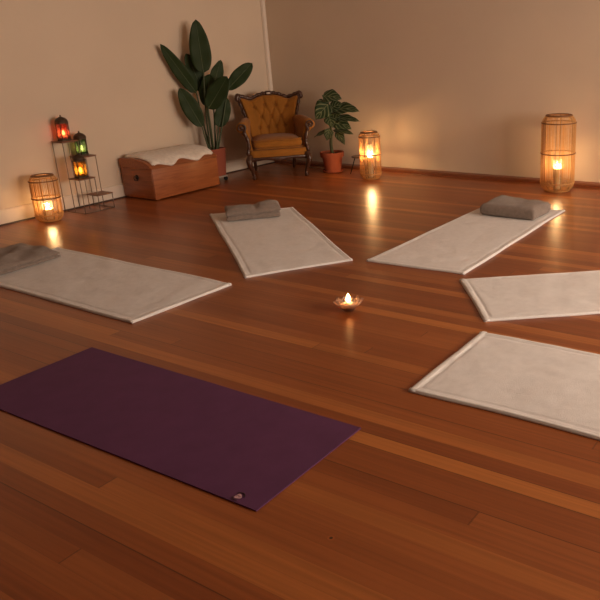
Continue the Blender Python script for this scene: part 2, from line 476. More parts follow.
BL = {
    'A': [(-3.417, 2.365), (-3.40, 3.123), (-5.33, 3.148), (-5.33, 2.388)],
    'B': [(-3.005, 3.916), (-3.418, 3.275), (-5.05, 4.499), (-4.518, 5.042)],
    'C': [(-2.883, 3.961), (-2.126, 3.989), (-2.16, 5.946), (-2.885, 5.85)],
    'D': [(-1.629, 3.308), (-2.078, 3.864), (-.55, 5.07), (-.10, 4.49)],
    'E': [(-1.562, 2.412), (-1.568, 3.154), (.39, 3.172), (.39, 2.412)],
}
blanket(BL['A'], 'white terry blanket on the left with the crumpled grey towel on its end', 1)
blanket(BL['B'], 'white terry blanket in front of the wooden chest with the rolled grey towel', 2)
blanket(BL['C'], 'white terry blanket running towards the tallest rattan lantern with a flat folded towel', 3)
blanket(BL['D'], 'bare white terry blanket at the right edge, the farther of the two without towel', 4)
blanket(BL['E'], 'bare white terry blanket at the right edge, nearest to the purple mat', 5)

# ------------------------------------------------------------------ grey towels
def towel_fold(x0, x1, y0, y1, h, seed, amp, layers=3, lump=None):
    """a folded towel as stacked rounded leaves of cloth (closed mesh, local coords)"""
    bm = B(); o3 = V((seed * 5.7, seed * 1.9, seed))
    lh = h / layers
    for L in range(layers):
        nx, ny = 40, 18; top, bot = [], []
        inset = .003 * ((L * 7 + seed) % 3)
        for i in range(nx + 1):
            a, b = [], []
            for j in range(ny + 1):
                u, v = i / nx, j / ny
                x = x0 + (x1 - x0) * u; y = y0 + (y1 - y0) * v
                e = min((x - x0), (x1 - x), (y - y0), (y1 - y))
                x += (inset if u < .5 else -inset) * (1 - min(1, e / .05)); 
                f = min(1, e / min(lh * .75, .040)); f = .42 + .58 * math.sqrt(max(0, 1 - (1 - f) ** 2))
                q = V((x, y, 0)) * 9 + o3
                d = amp * (noise.noise(q) + .5 * noise.noise(q * 2.3))
                lum = lump(u, v) if lump else 0
                zc = (L + .5) * lh
                sc = (L + .5) / layers
                sh = noise.noise_vector(V((x, y, L * .3)) * 6 + o3) * .008
                a.append(V((x + sh.x, y + sh.y, zc + lh * .60 * f + (d + lum) * min(1, (L + 1) / layers))))
                b.append(V((x + sh.x, y + sh.y, max(.001, zc - lh * .60 * f + (d + lum) * (L / layers)))))
            top.append(a); bot.append(b)
        slab(bm, top, bot)
    return bm

def towel(label, loc, rz, *a, **k):
    o = obj('folded_towel', towel_fold(*a, **k), M['towel'])
    o.location = loc; o.rotation_euler = (0, 0, rz)
    return tag(o, label, 'towel', 'grey towels on the blankets')

# B: rolled loaf, across the head of the blanket
angB = math.atan2(4.784 - 4.437, -4.456 + 4.767)
towel('grey towel rolled into a lumpy loaf on the blanket before the wooden chest', (-4.665, 4.325, .017), angB, 0, .48, .0, .24, .092, 2, .010, layers=2,
      lump=lambda u, v: .030 * math.exp(-((u - .78) / .2) ** 2) * math.sin(PI * v) + .012 * math.sin(PI * v) - .012 * math.exp(-((u - .55) / .05) ** 2))
# C: flat folded, neat edges
angC = math.atan2(5.621 - 5.640, .507)
towel('neatly folded flat grey towel on the blanket leading to the tallest lantern', (-2.75, 5.465, .017), angC, 0, .51, 0, .36, .092, 4, .009, layers=1,
      lump=lambda u, v: .022 * math.exp(-((u - .1) / .22) ** 2) * v)
# A: wide, crumpled with diagonal folds
towel('crumpled grey towel with diagonal folds on the leftmost blanket', (-4.99, 2.375, .016), PI / 2 + .06, 0, .60, 0, .46, .055, 9, .012, layers=2,
      lump=lambda u, v: .022 * (.5 + .5 * math.sin(14 * (u * .8 - v * .9) + 1)) * math.sin(PI * min(1, v * 1.3)) + .02 * v)

# ------------------------------------------------------------------ purple mat
root = thing('yoga_mat', 'plain purple yoga mat lying in the foreground', 'yoga mat', (-2.44, 1.73, 0))
P = [(-1.564, 1.427), (-1.569, 2.04), (-3.315, 2.03), (-3.315, 1.400)]
top, bot = [], []
for i in range(21):
    a, b = [], []
    for j in range(61):
        p = quad(P, i / 20, j / 60) - V((-2.44, 1.73, 0))
        w = .0012 * noise.noise(p * 5)
        lift = .006 * max(0, 1 - (j / 60) / .03) * (i / 20) if False else 0
        a.append(p + V((0, 0, .0062 + w + lift))); b.append(p + V((0, 0, .001)))
    top.append(a); bot.append(b)
obj('mat_sheet', slab(B(), top, bot), M['purple'], root, auto=40)
bm = B(); cx, cy = -1.672 + 2.44, 1.453 - 1.73
pts = []
for k in range(28):
    a = 2 * PI * k / 28; r = .0125 * (1 + .16 * math.cos(3 * a + .6))
    pts.append((cx + r * math.cos(a) * 1.05, cy + r * math.sin(a), .0078))
extrude_outline(bm, pts, (0, 0, .0006))
e = obj('emblem', bm, M['emblem'], root, False); e['label'] = 'small pale pink printed emblem'
bm = B()
for a0, a1, rr in ((.3, 2.6, .022), (3.6, 5.2, .021)):
    tube(bm, [(cx + rr * math.cos(a0 + (a1 - a0) * k / 10), cy + rr * math.sin(a0 + (a1 - a0) * k / 10), .0082) for k in range(11)], .0024, 5, flat=.3)
tube(bm, smoothpath([(cx - .009, cy - .003, .0086), (cx - .002, cy + .004, .0086), (cx + .004, cy - .002, .0086), (cx + .01, cy + .003, .0086)], 4), .0011, 5, flat=.4)
obj('emblem_outline', bm, M['emblem_dark'], e)

# ------------------------------------------------------------------ flames and candles
def flame_mesh(h=.03, r=.006):
    return lathe(B(), [(.0006, 0), (r * .7, h * .12), (r, h * .3), (r * .8, h * .55), (r * .4, h * .8), (.0006, h)], 12)

def tea_light(loc, label, group=None, power=.35, s=1.0, tint=(1, .62, .28)):
    t = thing('tea_light', label, 'candle', loc, 0, group)
    obj('tin_cup', lathe(B(), [(.001, 0), (.019 * s, 0), (.0195 * s, .002), (.0195 * s, .017 * s), (.0188 * s, .017 * s), (.0185 * s, .003), (.001, .003)], 24), M['tin'], t, auto=40)
    obj('wax', lathe(B(), [(.001, .003), (.0182 * s, .003), (.0182 * s, .013 * s), (.014 * s, .0125 * s), (.001, .012 * s)], 24), M['wax'], t, auto=40)
    obj('wick', tube(B(), [(0, 0, .011 * s), (0, .0005, .017 * s), (.001, .001, .02 * s)], .0008, 6), M['wick'], t)
    f = obj('flame', flame_mesh(.03 * s, .0085 * s), M['flame'], t); f.location = (0, 0, .018 * s)
    light('candle_light', (loc[0], loc[1], loc[2] + .036 * s), power, tint, .008)
    return t

def jar_candle(loc, H_, r, wz, label, power):
    """candle in a tall frosted glass jar; wz = wax level"""
    t = thing('jar_candle', label, 'candle', loc, 0, 'jar candles inside the rattan lanterns')
    obj('glass_jar', lathe(B(), [(.001, 0), (r, 0), (r, H_), (r - .004, H_), (r - .004, .006), (.001, .006)], 28), M['clearglass'], t, auto=40)
    obj('wax', lathe(B(), [(.001, .0065), (r - .005, .0065), (r - .005, wz), (r * .6, wz - .003), (.001, wz - .004)], 28), M['wax'], t, auto=40)
    obj('wick', tube(B(), [(0, 0, wz - .006), (.0005, 0, wz + .008)], .001, 6), M['wick'], t)
    f = obj('flame', flame_mesh(.042, .009), M['flame'], t); f.location = (0, 0, wz + .004)
    light('candle_light', (loc[0], loc[1], loc[2] + wz + .03), power, (1, .62, .28), .024)
    return t

# ------------------------------------------------------------------ rattan lanterns
def rattan_lantern(label, loc, Hh, R, mids, nslat, rz=0):
    t = thing('rattan_lantern', label, 'lantern', loc, rz, 'rattan floor lanterns')
    sh = R * .52                                   # height of the rounded shoulders
    rt_ = R * .72                                  # radius of the end openings
    def prof(z):
        if z < sh: q = 1 - z / sh; return R - (R - rt_ * .92) * q ** 2.2
        if z > Hh - sh: q = 1 - (Hh - z) / sh; return R - (R - rt_) * q ** 2.4
        return R
    zs = [.006 + (Hh - .012) * k / 22 for k in range(23)]
    bm = B()
    for k in range(nslat):
        a = 2 * PI * (k + .5) / nslat + random.uniform(-.02, .02); w = .0025; da = w / R
        rings = []
        for z in zs:
            r = prof(z)
            rings.append([V((rr * math.cos(b), rr * math.sin(b), z)) for rr, b in ((r, a - da), (r, a + da), (r - .0016, a + da), (r - .0016, a - da))])
        loft(bm, rings)
    obj('cane_slats', bm, M['cane'], t, False)
    for k in range(6):
        a = 2 * PI * (k + .25) / 6
        obj('upright', tube(B(), [((prof(z) - .007) * math.cos(a), (prof(z) - .007) * math.sin(a), z) for z in zs], .0042, 6), M['cane_dark'], t)
    for z, rr, m in [(.008, .006, 'cane'), (sh, .005, 'cane')] + [(q, .0055, 'cane_dark') for q in mids] + [(Hh - sh * .85, .005, 'cane_dark')]:
        bm = B(); ring(bm, prof(z) - .001, z, rr, 44); ring(bm, prof(z) + .002, z + rr * .9, rr * .55, 44)
        h = obj('hoop', bm, M[m], t)
        if m == 'cane_dark': h['label'] = 'dark cane hoop'
    bm = B(); ring(bm, rt_ + .002, Hh - .006, .010, 44); ring(bm, rt_ - .014, Hh - .002, .007, 44)
    obj('top_rim', bm, M['cane_dark'], t)['label'] = 'dark wrapped rim round the top opening'
    # bottom: crossed cane plate
    bm = B(); lathe(bm, [(.001, .003), (rt_ * .9, .003), (rt_ * .9, .010), (.001, .010)], 32)
    obj('bottom_plate', bm, M['cane'], t, auto=40)
    bm = B()
    for k in range(26):                            # lower woven band
        a0 = 2 * PI * k / 26
        tube(bm, [((prof(z) + .0015) * math.cos(a0 + s), (prof(z) + .0015) * math.sin(a0 + s), z) for z, s in ((.008, 0), (sh * .5, 2 * PI / 52), (sh, 2 * PI / 26))], .0016, 5)
    obj('woven_band', bm, M['cane'], t)
    return t

LL, LM_, LR = (-6.335, 3.715), (-4.70, 6.60), (-2.545, 6.775)
rattan_lantern('short rattan lantern on the floor beside the stepped plant stand', (*LL, 0), .425, .120, (.215,), 64).rotation_euler = (math.radians(-1.2), math.radians(-.6), 0)
rattan_lantern('middle-sized rattan lantern on the floor beside the terracotta potted plant', (*LM_, 0), .525, .120, (.275,), 50, .3)
rattan_lantern('tallest rattan lantern standing by the back wall behind the folded towel', (*LR, 0), .745, .168, (.375,), 84, .5)
jar_candle((*LL, .0105), .20, .045, .10, 'lit jar candle inside the short rattan lantern', 5)
jar_candle((*LM_, .0105), .38, .036, .235, 'lit jar candle inside the middle-sized rattan lantern', 18)
jar_candle((*LR, .0105), .30, .043, .215, 'lit jar candle inside the tallest rattan lantern', 10)

# ------------------------------------------------------------------ stepped plant stand
X0, X1, Y0, Y1 = -6.565, -6.24, 4.02, 4.34
xm, ym = (X0 + X1) / 2, (Y0 + Y1) / 2
t = thing('plant_stand', 'stepped wire stand with four small brown shelves against the left wall', 'plant stand', (X0, Y0, 0))
def L3(x, y, z): return (x - X0, y - Y0, z)
Q = [((X0, xm, Y0, ym), .68), ((X0, xm, ym, Y1), .515), ((xm, X1, Y0, ym), .335), ((xm, X1, ym, Y1), .155)]
for (a, b, c, d), z in Q:
    bm = B(); box(bm, a - X0 - .008, b - X0 + .008, c - Y0 - .008, d - Y0 + .008, z - .006, z, .002)
    s = obj('shelf', bm, M['shelf'], t, auto=40)
    bm = B(); tube(bm, [L3(a, c, z - .009), L3(b, c, z - .009), L3(b, d, z - .009), L3(a, d, z - .009)], .0035, 6, True)
    obj('shelf_rim', bm, M['wire'], s)
for (x, y, zt) in ((X0, Y0, .675), (xm, Y0, .675), (X0, ym, .675), (xm, ym, .675), (X0, Y1, .51), (xm, Y1, .51), (X1, Y0, .33), (X1, ym, .33), (X1, Y1, .15)):
    obj('leg', tube(B(), [L3(x, y, .004), L3(x, y, zt)], .0038, 6), M['wire'], t)
bm = B(); tube(bm, [L3(X0, Y0, .005), L3(X1, Y0, .005), L3(X1, Y1, .005), L3(X0, Y1, .005)], .004, 6, True)
obj('base_frame', bm, M['wire'], t)

def glass_lantern(label, loc, m, rz, Hh=.245, R=.058):
    t = thing('glass_lantern', label, 'lantern', loc, rz, 'coloured glass lanterns on the plant stand')
    n = 6; zb, zt = .022, Hh * .66
    def hexr(r, z): return [V((r * math.cos(2 * PI * k / n), r * math.sin(2 * PI * k / n), z)) for k in range(n)]
    obj('base', loft(B(), [hexr(R * .9, 0), hexr(R * 1.08, .003), hexr(R * 1.08, .012), hexr(R, .02)]), M['brass'], t, False)
    obj('cornice', loft(B(), [hexr(R * 1.0, zt), hexr(R * 1.1, zt + .004), hexr(R * 1.1, zt + .012), hexr(R * .9, zt + .016)]), M['brass'], t, False)
    obj('dome', lathe(B(), [(R * .98, zt + .014), (R * 1.0, zt + .022), (R * .88, zt + .038), (R * .6, zt + .052), (R * .28, zt + .060), (R * .16, zt + .064)], 18), M['brass'], t)
    fz = zt + .064
    obj('finial', lathe(B(), [(.008, fz), (.0045, fz + .004), (.009, fz + .009), (.004, fz + .014), (.001, Hh)], 12), M['brass'], t)
    for k in range(n):
        a0, a1 = 2 * PI * k / n, 2 * PI * (k + 1) / n
        p0, p1 = V((R * .95 * math.cos(a0), R * .95 * math.sin(a0), 0)), V((R * .95 * math.cos(a1), R * .95 * math.sin(a1), 0))
        obj('post', tube(B(), [p0 + V((0, 0, .018)), p0 + V((0, 0, zt + .004))], .0042, 6), M['brass'], t)
        # pane with an arched top
        d = (p1 - p0); pts = [(.06, zb), (.94, zb), (.94, zt - .03), (.85, zt - .012), (.7, zt - .003), (.5, zt + .002), (.3, zt - .003), (.15, zt - .012), (.06, zt - .03)]
        nrm = V((0, 0, 1)).cross(d).normalized() * .002
        bm = B(); extrude_outline(bm, [p0 + d * s + V((0, 0, z)) for s, z in pts], nrm)
        obj('glass_panel', bm, m, t, False)
    return t
LC = [((X0 + xm) / 2, (Y0 + ym) / 2, .680), ((X0 + xm) / 2, (ym + Y1) / 2 , .515), ((xm + X1) / 2, (Y0 + ym) / 2, .335)]
glass_lantern('bronze lantern with glowing red glass on the top shelf of the stand', LC[0], M['redglass'], .2)
glass_lantern('bronze lantern with green glass on the second highest shelf of the stand', LC[1], M['greenglass'], .35, .24)
glass_lantern('bronze lantern with amber glass on the third shelf of the stand', LC[2], M['amberglass'], .1, .24)
for c, nm, pw, tc_ in zip(LC, ('red', 'green', 'amber'), (1.3, .45, .8), ((1, .55, .3), (1, .75, .3), (1, .6, .25))):
    tea_light((c[0], c[1], c[2] + .021), 'lit tea light inside the %s glass lantern' % nm, 'tea lights inside the glass lanterns', pw, 1.7, tc_)

# ------------------------------------------------------------------ wooden chest
CX0, CX1, CY0, CY1 = -6.565, -6.07, 4.715, 5.595
t = thing('wooden_chest', 'low red-brown wooden storage chest against the left wall under a cream fleece', 'chest', (CX0, CY0, 0))
W_, D_ = CY1 - CY0, CX1 - CX0
bm = B(); box(bm, 0, D_, 0, W_, .014, .325, .006); obj('body', bm, M['chest'], t, auto=40)
# panel ends set proud of the body
for y0, y1 in ((-.004, .012), (W_ - .012, W_ + .004)):
    bm = B(); box(bm, .012, D_ - .012, y0, y1, .03, .315, .004); obj('end_panel', bm, M['chestend'], t, auto=40)
# lid: flat top falling in a curve to the front
def lid_profile(e=0):
    pts = [(-.0 - e, .328), (-.0 - e, .402 + e), (.02, .418 + e)]
    pts += [(.24, .420 + e), (.31, .414 + e), (.37, .402 + e), (.42, .384 + e), (.455, .364 + e), (.482, .344 + e), (D_ + .006 + e, .334), (D_ + .006 + e, .328)]
    return pts
bm = B(); extrude_outline(bm, [(x, -.008, z) for x, z in lid_profile()], (0, W_ + .016, 0)); obj('lid', bm, M['chest'], t, auto=35)
for x, y in ((.05, .06), (D_ - .05, .06), (.05, W_ - .06), (D_ - .05, W_ - .06)):
    bm = B(); lathe(bm, [(.018, 0), (.026, .005), (.026, .012), (.020, .016)], 14, (x, y, 0)); obj('foot', bm, M['chestend'], t)
bm = B(); lathe(bm, [(.001, 0), (.026, 0), (.022, .005), (.001, .006)], 18)
pl = obj('handle_plate', bm, M['iron'], t); pl.location = (D_ * .50, -.004, .232); pl.rotation_euler = (PI / 2, 0, 0)
bm = B(); tube(bm, smoothpath([(-.032, .006, .004), (-.035, .012, -.014), (-.022, .016, -.032), (0, .017, -.038), (.022, .016, -.032), (.035, .012, -.014), (.032, .006, .004)], 4), .0045, 7)
hd = obj('handle', bm, M['iron'], t); hd.location = (D_ * .50, -.004, .236); hd.rotation_euler = (0, 0, PI)

# fleece over the lid (rests on the chest: its own thing)
def along(s):
    """point and normal on the lid profile, s = metres from the back top edge"""
    P_ = [V((x, 0, z)) for x, z in lid_profile()[2:]] + [V((D_ + .008, 0, .24))]
    for a, b in zip(P_, P_[1:]):
        l = (b - a).length
        if s <= l or b is P_[-1]:
            d = (b - a).normalized(); return a + d * s, V((-d.z, 0, d.x))
        s -= l
bm = B(); top, bot = [], []
ny, ns = 64, 22
for i in range(ny + 1):
    u = i / ny; y = .035 + (W_ - .05) * u
    ext = .440 + .075 * (.5 + .5 * math.cos(2 * PI * 2.55 * (u - .275))) * (1 - .35 * u) + .012 * math.sin(9 * u + 1)
    ext *= 1 if .03 < u < .97 else .96
    a, b = [], []
    for j in range(ns + 1):
        s = .02 + (ext - .02) * j / ns
        p, n = along(s)
        e = min(u * W_, (1 - u) * W_, s - .02, ext - s)
        f = min(1, max(0, e) / .022); f = math.sqrt(max(0, 1 - (1 - f) ** 2))
        q = V((p.x, y, p.z)) * 8
        th = .004 + (.021 + .008 * noise.noise(q) + .005 * noise.noise(q * 2.7)) * f
        yy = y + .012 * noise.noise(V((s * 9, 3 + round(u), 0))) * (1 if (u < .06 or u > .94) else 0)
        a.append(V((p.x, yy, p.z)) + n * (th + .002)); b.append(V((p.x, yy, p.z)) + n * .0015)
    top.append(a); bot.append(b)
o = obj('fleece_throw', slab(bm, top, bot), M['fleece']); o.location = (CX0, CY0, 0)
tag(o, 'cream fleece with scalloped edge draped over the wooden chest', 'throw')

# ------------------------------------------------------------------ leaves
def leaf(base, tip, width, face, bend=.08, droop=0, fold=.12, pw=.85, nseg=14, nw=6, name='leaf', m=None, mm=None, parent=None, thick=.002, rib=.003, shape=None):
    base, tip, face = V(base), V(tip), V(face).normalized()
    d = tip - base; L = d.length; t0 = d.normalized()
    nrm = (face - t0 * face.dot(t0)).normalized(); side = t0.cross(nrm)
    ctrl = (base + tip) / 2 + nrm * (-bend * L) + V((0, 0, droop * L))
    top, bot, mid = [], [], []
    for i in range(nseg + 1):
        t = i / nseg
        c = base * (1 - t) ** 2 + ctrl * 2 * t * (1 - t) + tip * t * t
        tg = ((ctrl - base) * (1 - t) + (tip - ctrl) * t).normalized()
        sd = (side - tg * side.dot(tg)).normalized(); nn = sd.cross(tg).normalized()
        if nn.dot(nrm) < 0: nn = -nn
        w = (shape(t) if shape else max(0, math.sin(PI * min(1, max(0, t)) ** pw)) ** .55) * width / 2
        w = max(w, .0012)
        r1, r2 = [], []
        for j in range(nw + 1):
            v = j / nw * 2 - 1
            wav = .012 * width / .1 * .35 * math.sin(t * 17 + (3 if v > 0 else 0)) * abs(v) ** 2
            p = c + sd * (w * v) + nn * (fold * abs(v) * w * 2 * .5 + wav)
            r1.append(p + nn * thick * .5); r2.append(p - nn * thick * .5)
        top.append(r1); bot.append(r2); mid.append(c + nn * (thick * .5))
    bm = slab(B(), top, bot)
    uvl = bm.loops.layers.uv.new('UVMap')
    k = nw + 1; bm.verts.index_update(); tot = (nseg + 1) * k
    for f in bm.faces:
        for lp in f.loops:
            q = lp.vert.index % tot
            lp[uvl].uv = ((q // k) / nseg, (q % k) / nw)
    o = obj(name, bm, m, parent)
    if mm:
        b2 = tube(B(), mid, [rib * (1 - .75 * i / nseg) for i in range(nseg + 1)], 5)
        obj('midrib', b2, mm, o)
    return o

# ------------------------------------------------------------------ bird-of-paradise in a tall planter on a caddy
PB = V((-6.325, 5.795, 0))
t = thing('plant_caddy', 'low wheeled plant caddy with black casters under the tall planter', 'plant caddy', PB)
bm = B(); box(bm, -.085, .085, -.10, .10, .045, .062, .006); obj('platform', bm, M['greyplastic'], t, auto=40)
for x in (-.065, .065):
    for y in (-.075, .075):
        bm = B(); tube(bm, [(x - .011, y, .0225), (x + .011, y, .0225)], .0222, 14)
        c = obj('caster', bm, M['black'], t, auto=40)
        bm = B(); box(bm, x - .016, x + .016, y - .01, y + .01, .03, .047, .003); obj('caster_fork', bm, M['black'], c, auto=40)
PZ = .062
t = thing('potted_bird_of_paradise', 'tall paddle-leaved plant in a terracotta planter between the chest and the armchair', 'potted plant', (PB.x, PB.y, PZ))
def sq(r, z, k=.24):                                # rounded square ring
    pts = []
    for j in range(32):
        a = 2 * PI * j / 32 + PI / 4 * 0; c, s = math.cos(a), math.sin(a)
        q = (abs(c) ** 5 + abs(s) ** 5) ** (-1 / 5)
        pts.append(V((r * .86 * q * c, r * q * s, z)))
    return pts
obj('planter', loft(B(), [sq(.088, 0), sq(.096, .004), sq(.118, .300), sq(.121, .304), sq(.121, .315), sq(.112, .315), sq(.108, .27)]), M['planter'], t, auto=40)
obj('soil', loft(B(), [sq(.106, .255), sq(.107, .285)]), M['soil'], t)
BOP = [  # base, tip (relative to PB), width, facing tweak, bend
    ((.005, -.068, 1.208), (-.042, -.045, 1.769), .228, (0, .1, 0), .03, .74),
    ((-.103, -.111, .995), (-.160, -.467, 1.528), .155, (.1, -.3, .1), .02, .75),
    ((-.113, .025, .962), (-.160, -.134, 1.420), .185, (-.2, .4, .2), .04, 1),
    ((-.016, -.165, .628), (-.108, -.337, 1.066), .190, (.1, -.1, .1), .03, .9),
    ((-.019, .053, 1.016), (.070, .150, 1.336), .160, (0, .5, .1), .05, .75),
    ((.128, .139, 1.011), (.300, .400, 1.29), .170, (.2, -.2, .2), -.05, 1),
    ((.050, -.105, .825), (.245, .050, 1.165), .235, (0, -.25, .35), .05, .85),
    ((.044, .018, .609), (.122, .132, .923), .175, (.1, .2, 0), .03, .8),
    ((-.035, -.038, .836), (-.005, .024, 1.192), .205, (-.2, .0, .1), .03, .9),
]
SB = [(-.02, -.03), (-.035, -.01), (-.03, .02), (-.005, -.045), (0, .03), (.03, .03), (.025, -.02), (.03, .01), (0, -.01)]
for (b0, tp, w, fc, bd, pw), s0 in zip(BOP, SB):
    b0 = V(b0) + V((-.005, .06, -PZ)); tp = V(tp) + V((-.005, .06, -PZ))
    face = V((.72, -.68, .12)) + V(fc)
    leaf(b0, tp, w, face, bd, 0, .10, pw, 18, 8, 'leaf', M['bop'], M['bopm'], t, .002, .0045)
    s = V((s0[0], s0[1], .27)); mid1 = s.lerp(b0, .5) + V((s0[0] * .3, s0[1] * .3, .03))
    obj('stem', tube(B(), smoothpath([s, mid1, b0, b0.lerp(tp, .06)], 6), [.0115 - .0075 * i / 18 for i in range(19)], 8), M['bstem'], t)

# ------------------------------------------------------------------ potted leafy plant
PS = V((-5.40, 6.80, 0))
t = thing('potted_leafy_plant', 'bushy pale-veined plant in a round terracotta pot right of the armchair', 'potted plant', PS)
obj('saucer', lathe(B(), [(.001, 0), (.105, 0), (.122, .006), (.126, .028), (.120, .028), (.112, .010), (.001, .008)], 32), M['clay'], t, auto=40)
obj('pot', lathe(B(), [(.001, .010), (.092, .010), (.096, .014), (.122, .175), (.124, .180), (.140, .182), (.142, .186), (.144, .236), (.140, .240), (.130, .240), (.126, .200), (.001, .198)], 36), M['clay'], t, auto=35)
obj('soil', lathe(B(), [(.001, .199), (.125, .199), (.126, .212), (.06, .220), (.001, .222)], 28), M['soil'], t)
main = smoothpath([(.008, .0, .205), (.0, -.01, .33), (.01, 0, .45), (-.005, .01, .56), (.005, 0, .66), (.0, .0, .80)], 5)
obj('main_stem', tube(B(), main, [.021 - .014 * i / (len(main) - 1) for i in range(len(main))], 8), M['vstem'], t)
SM = [
    ((-.06, -.03, .885), (.165, .045, .850), .19, (.45, -.55, .65), -.04, .10, 1),
    ((.005, .0, .83), (-.055, -.045, .900), .115, (.2, -.4, .8), -.05, .06, 1),
    ((.0, .0, .80), (-.118, -.115, .628), .230, (.6, -.7, .25), -.06, .06, 0),
    ((.02, .015, .70), (.400, .060, .712), .185, (.35, -.6, .7), -.06, .16, 1),
    ((.02, .0, .74), (.16, .06, .80), .15, (.5, -.7, .5), -.03, .10, 1),
    ((.03, .02, .625), (.400, .060, .600), .135, (.3, -.5, .8), -.05, .06, 1),
    ((.02, .01, .59), (.275, .055, .505), .170, (.45, -.7, .5), -.05, .12, 1),
    ((-.001, -.001, .49), (-.147, -.135, .422), .085, (.3, -.3, .9), 0, .10, 1),
    ((.03, .02, .49), (.30, .055, .448), .105, (.4, -.5, .8), -.02, .08, 1),
    ((.05, .04, .48), (.155, .060, .316), .110, (.7, -.6, .2), 0, .14, 1),
    ((.01, -.01, .59), (.150, .02, .680), .175, (.6, -.7, .4), -.03, .05, 1),
    ((.005, -.02, .52), (-.030, -.045, .375), .120, (.7, -.7, .1), -.06, .04, 1),
    ((.0, -.01, .66), (.09, -.07, .53), .150, (.6, -.7, .3), -.06, .04, 1),
]
for b0, tp, w, fc, bd, dr, pw in SM:
    b0 = V(b0); tp = V(tp)
    sh = (lambda q: (math.sin(PI * min(1, q * .93 + .07) ** .62) ** .8) * (1 if q > 0 else .5)) if w > .2 else None
    leaf(b0, tp, w, V(fc), bd, dr, .14, .85, 12, 6, 'leaf', M['veg'], M['vegm'], t, .002, .0035, sh or (lambda q: math.sin(PI * min(1, max(0, q)) ** .72) ** 1.05))
    q = min(main, key=lambda p: (p - (b0 - V((0, 0, .07)))).length)
    obj('leaf_stalk', tube(B(), smoothpath([q, q.lerp(b0, .6) + V((0, 0, .012)), b0, b0.lerp(tp, .04)], 4), .0042, 6), M['vstem'], t)

# ------------------------------------------------------------------ small tripod table behind the middle lantern
t = thing('tripod_table', 'low dark tripod side table half hidden behind the middle-sized lantern', 'side table', (-4.985, 6.80, 0))
obj('table_top', lathe(B(), [(.001, .196), (.098, .196), (.104, .200), (.104, .207), (.100, .211), (.001, .211)], 32), M['tabletop'], t, auto=40)
for k in range(3):
    a = math.radians(-100 + 120 * k) - .75
    obj('leg', tube(B(), [(.060 * math.cos(a), .060 * math.sin(a), .198), (.125 * math.cos(a), .125 * math.sin(a), .004)], [.0065, .005], 8), M['iron'], t)

# ------------------------------------------------------------------ cable on the floor
bm = B()
tube(bm, smoothpath([(-5.86, 6.92, .006), (-5.76, 6.90, .006), (-5.70, 6.925, .012), (-5.64, 6.895, .006), (-5.60, 6.925, .012), (-5.55, 6.90, .006), (-5.56, 6.93, .006)], 6), .0055, 7)
tag(obj('cable', bm, M['cable']), 'pale cable lying on the floor by the back wall beside the armchair', 'cable')

# ------------------------------------------------------------------ lotus candle holder
LC_ = V((-2.42, 3.105, 0))
t = thing('lotus_candle_holder', 'glass lotus flower candle holder on the bare floor between the blankets', 'candle holder', LC_)
obj('glass_base', lathe(B(), [(.001, 0), (.030, 0), (.033, .004), (.028, .009), (.034, .014), (.050, .020), (.051, .023), (.033, .019), (.001, .017)], 28), M['petal'], t)
for rng, (n, L_, w, tilt, a0) in enumerate(((8, .074, .056, .62, 0), (8, .050, .044, 1.0, PI / 8))):
    for k in range(n):
        a = a0 + 2 * PI * k / n
        top, bot = [], []
        for i in range(9):
            s = i / 8; th = tilt * (.35 + .9 * s) 
            x = .027 + L_ * (s * math.cos(tilt * .8)); z = .017 + L_ * (s ** 1.5) * math.sin(tilt)
            ww = w / 2 * (.40 + .60 * math.sin(PI * min(1, s * .78 + .05))) * (1 if s < .85 else max(0, 1 - (s - .85) / .15) ** .5 * .85 + .04)
            r1, r2 = [], []
            for j in range(7):
                v = j / 6 * 2 - 1
                cup = .010 * v * v
                p = V((x - cup * .5, ww * v, z + cup * .7))
                p = Matrix.Rotation(a, 3, 'Z') @ p
                nn = Matrix.Rotation(a, 3, 'Z') @ V((-math.sin(tilt), 0, math.cos(tilt)))
                r1.append(p + nn * .0012); r2.append(p - nn * .0012)
            top.append(r1); bot.append(r2)
        obj('petal', slab(B(), top, bot), M['petal'], t)
tea_light((LC_.x, LC_.y, .0190), 'lit tea light burning in the glass lotus on the floor', None, 3.6, 1.8)

# ------------------------------------------------------------------ armchair
t = thing('armchair', 'carved dark wood armchair with tufted ochre velvet in the corner', 'armchair', (-5.985, 6.462, 0), math.radians(48))
# upholstered seat frame
def trap(z, e=0, fr=.33, rr=.275, yf=-.325, yb=.27):
    pts = []
    for x, y in ((-fr, yf), (fr, yf), (rr, yb), (-rr, yb)): pts.append((x, y))
    out = []
    n = 10
    for i in range(4):
        (xa, ya), (xb, yb_) = pts[i], pts[(i + 1) % 4]
        for k in range(n):
            s = k / n; x = xa + (xb - xa) * s; y = ya + (yb_ - ya) * s
            bul = math.sin(PI * s) * .02
            if i == 0: y -= bul
            out.append(V((x * (1 + e), y * (1 + e), z)))
    return out
obj('seat_base', loft(B(), [trap(.235, -.02), trap(.245, .0), trap(.285, .012), trap(.325, .0), trap(.332, -.03)]), M['velvet'], t)
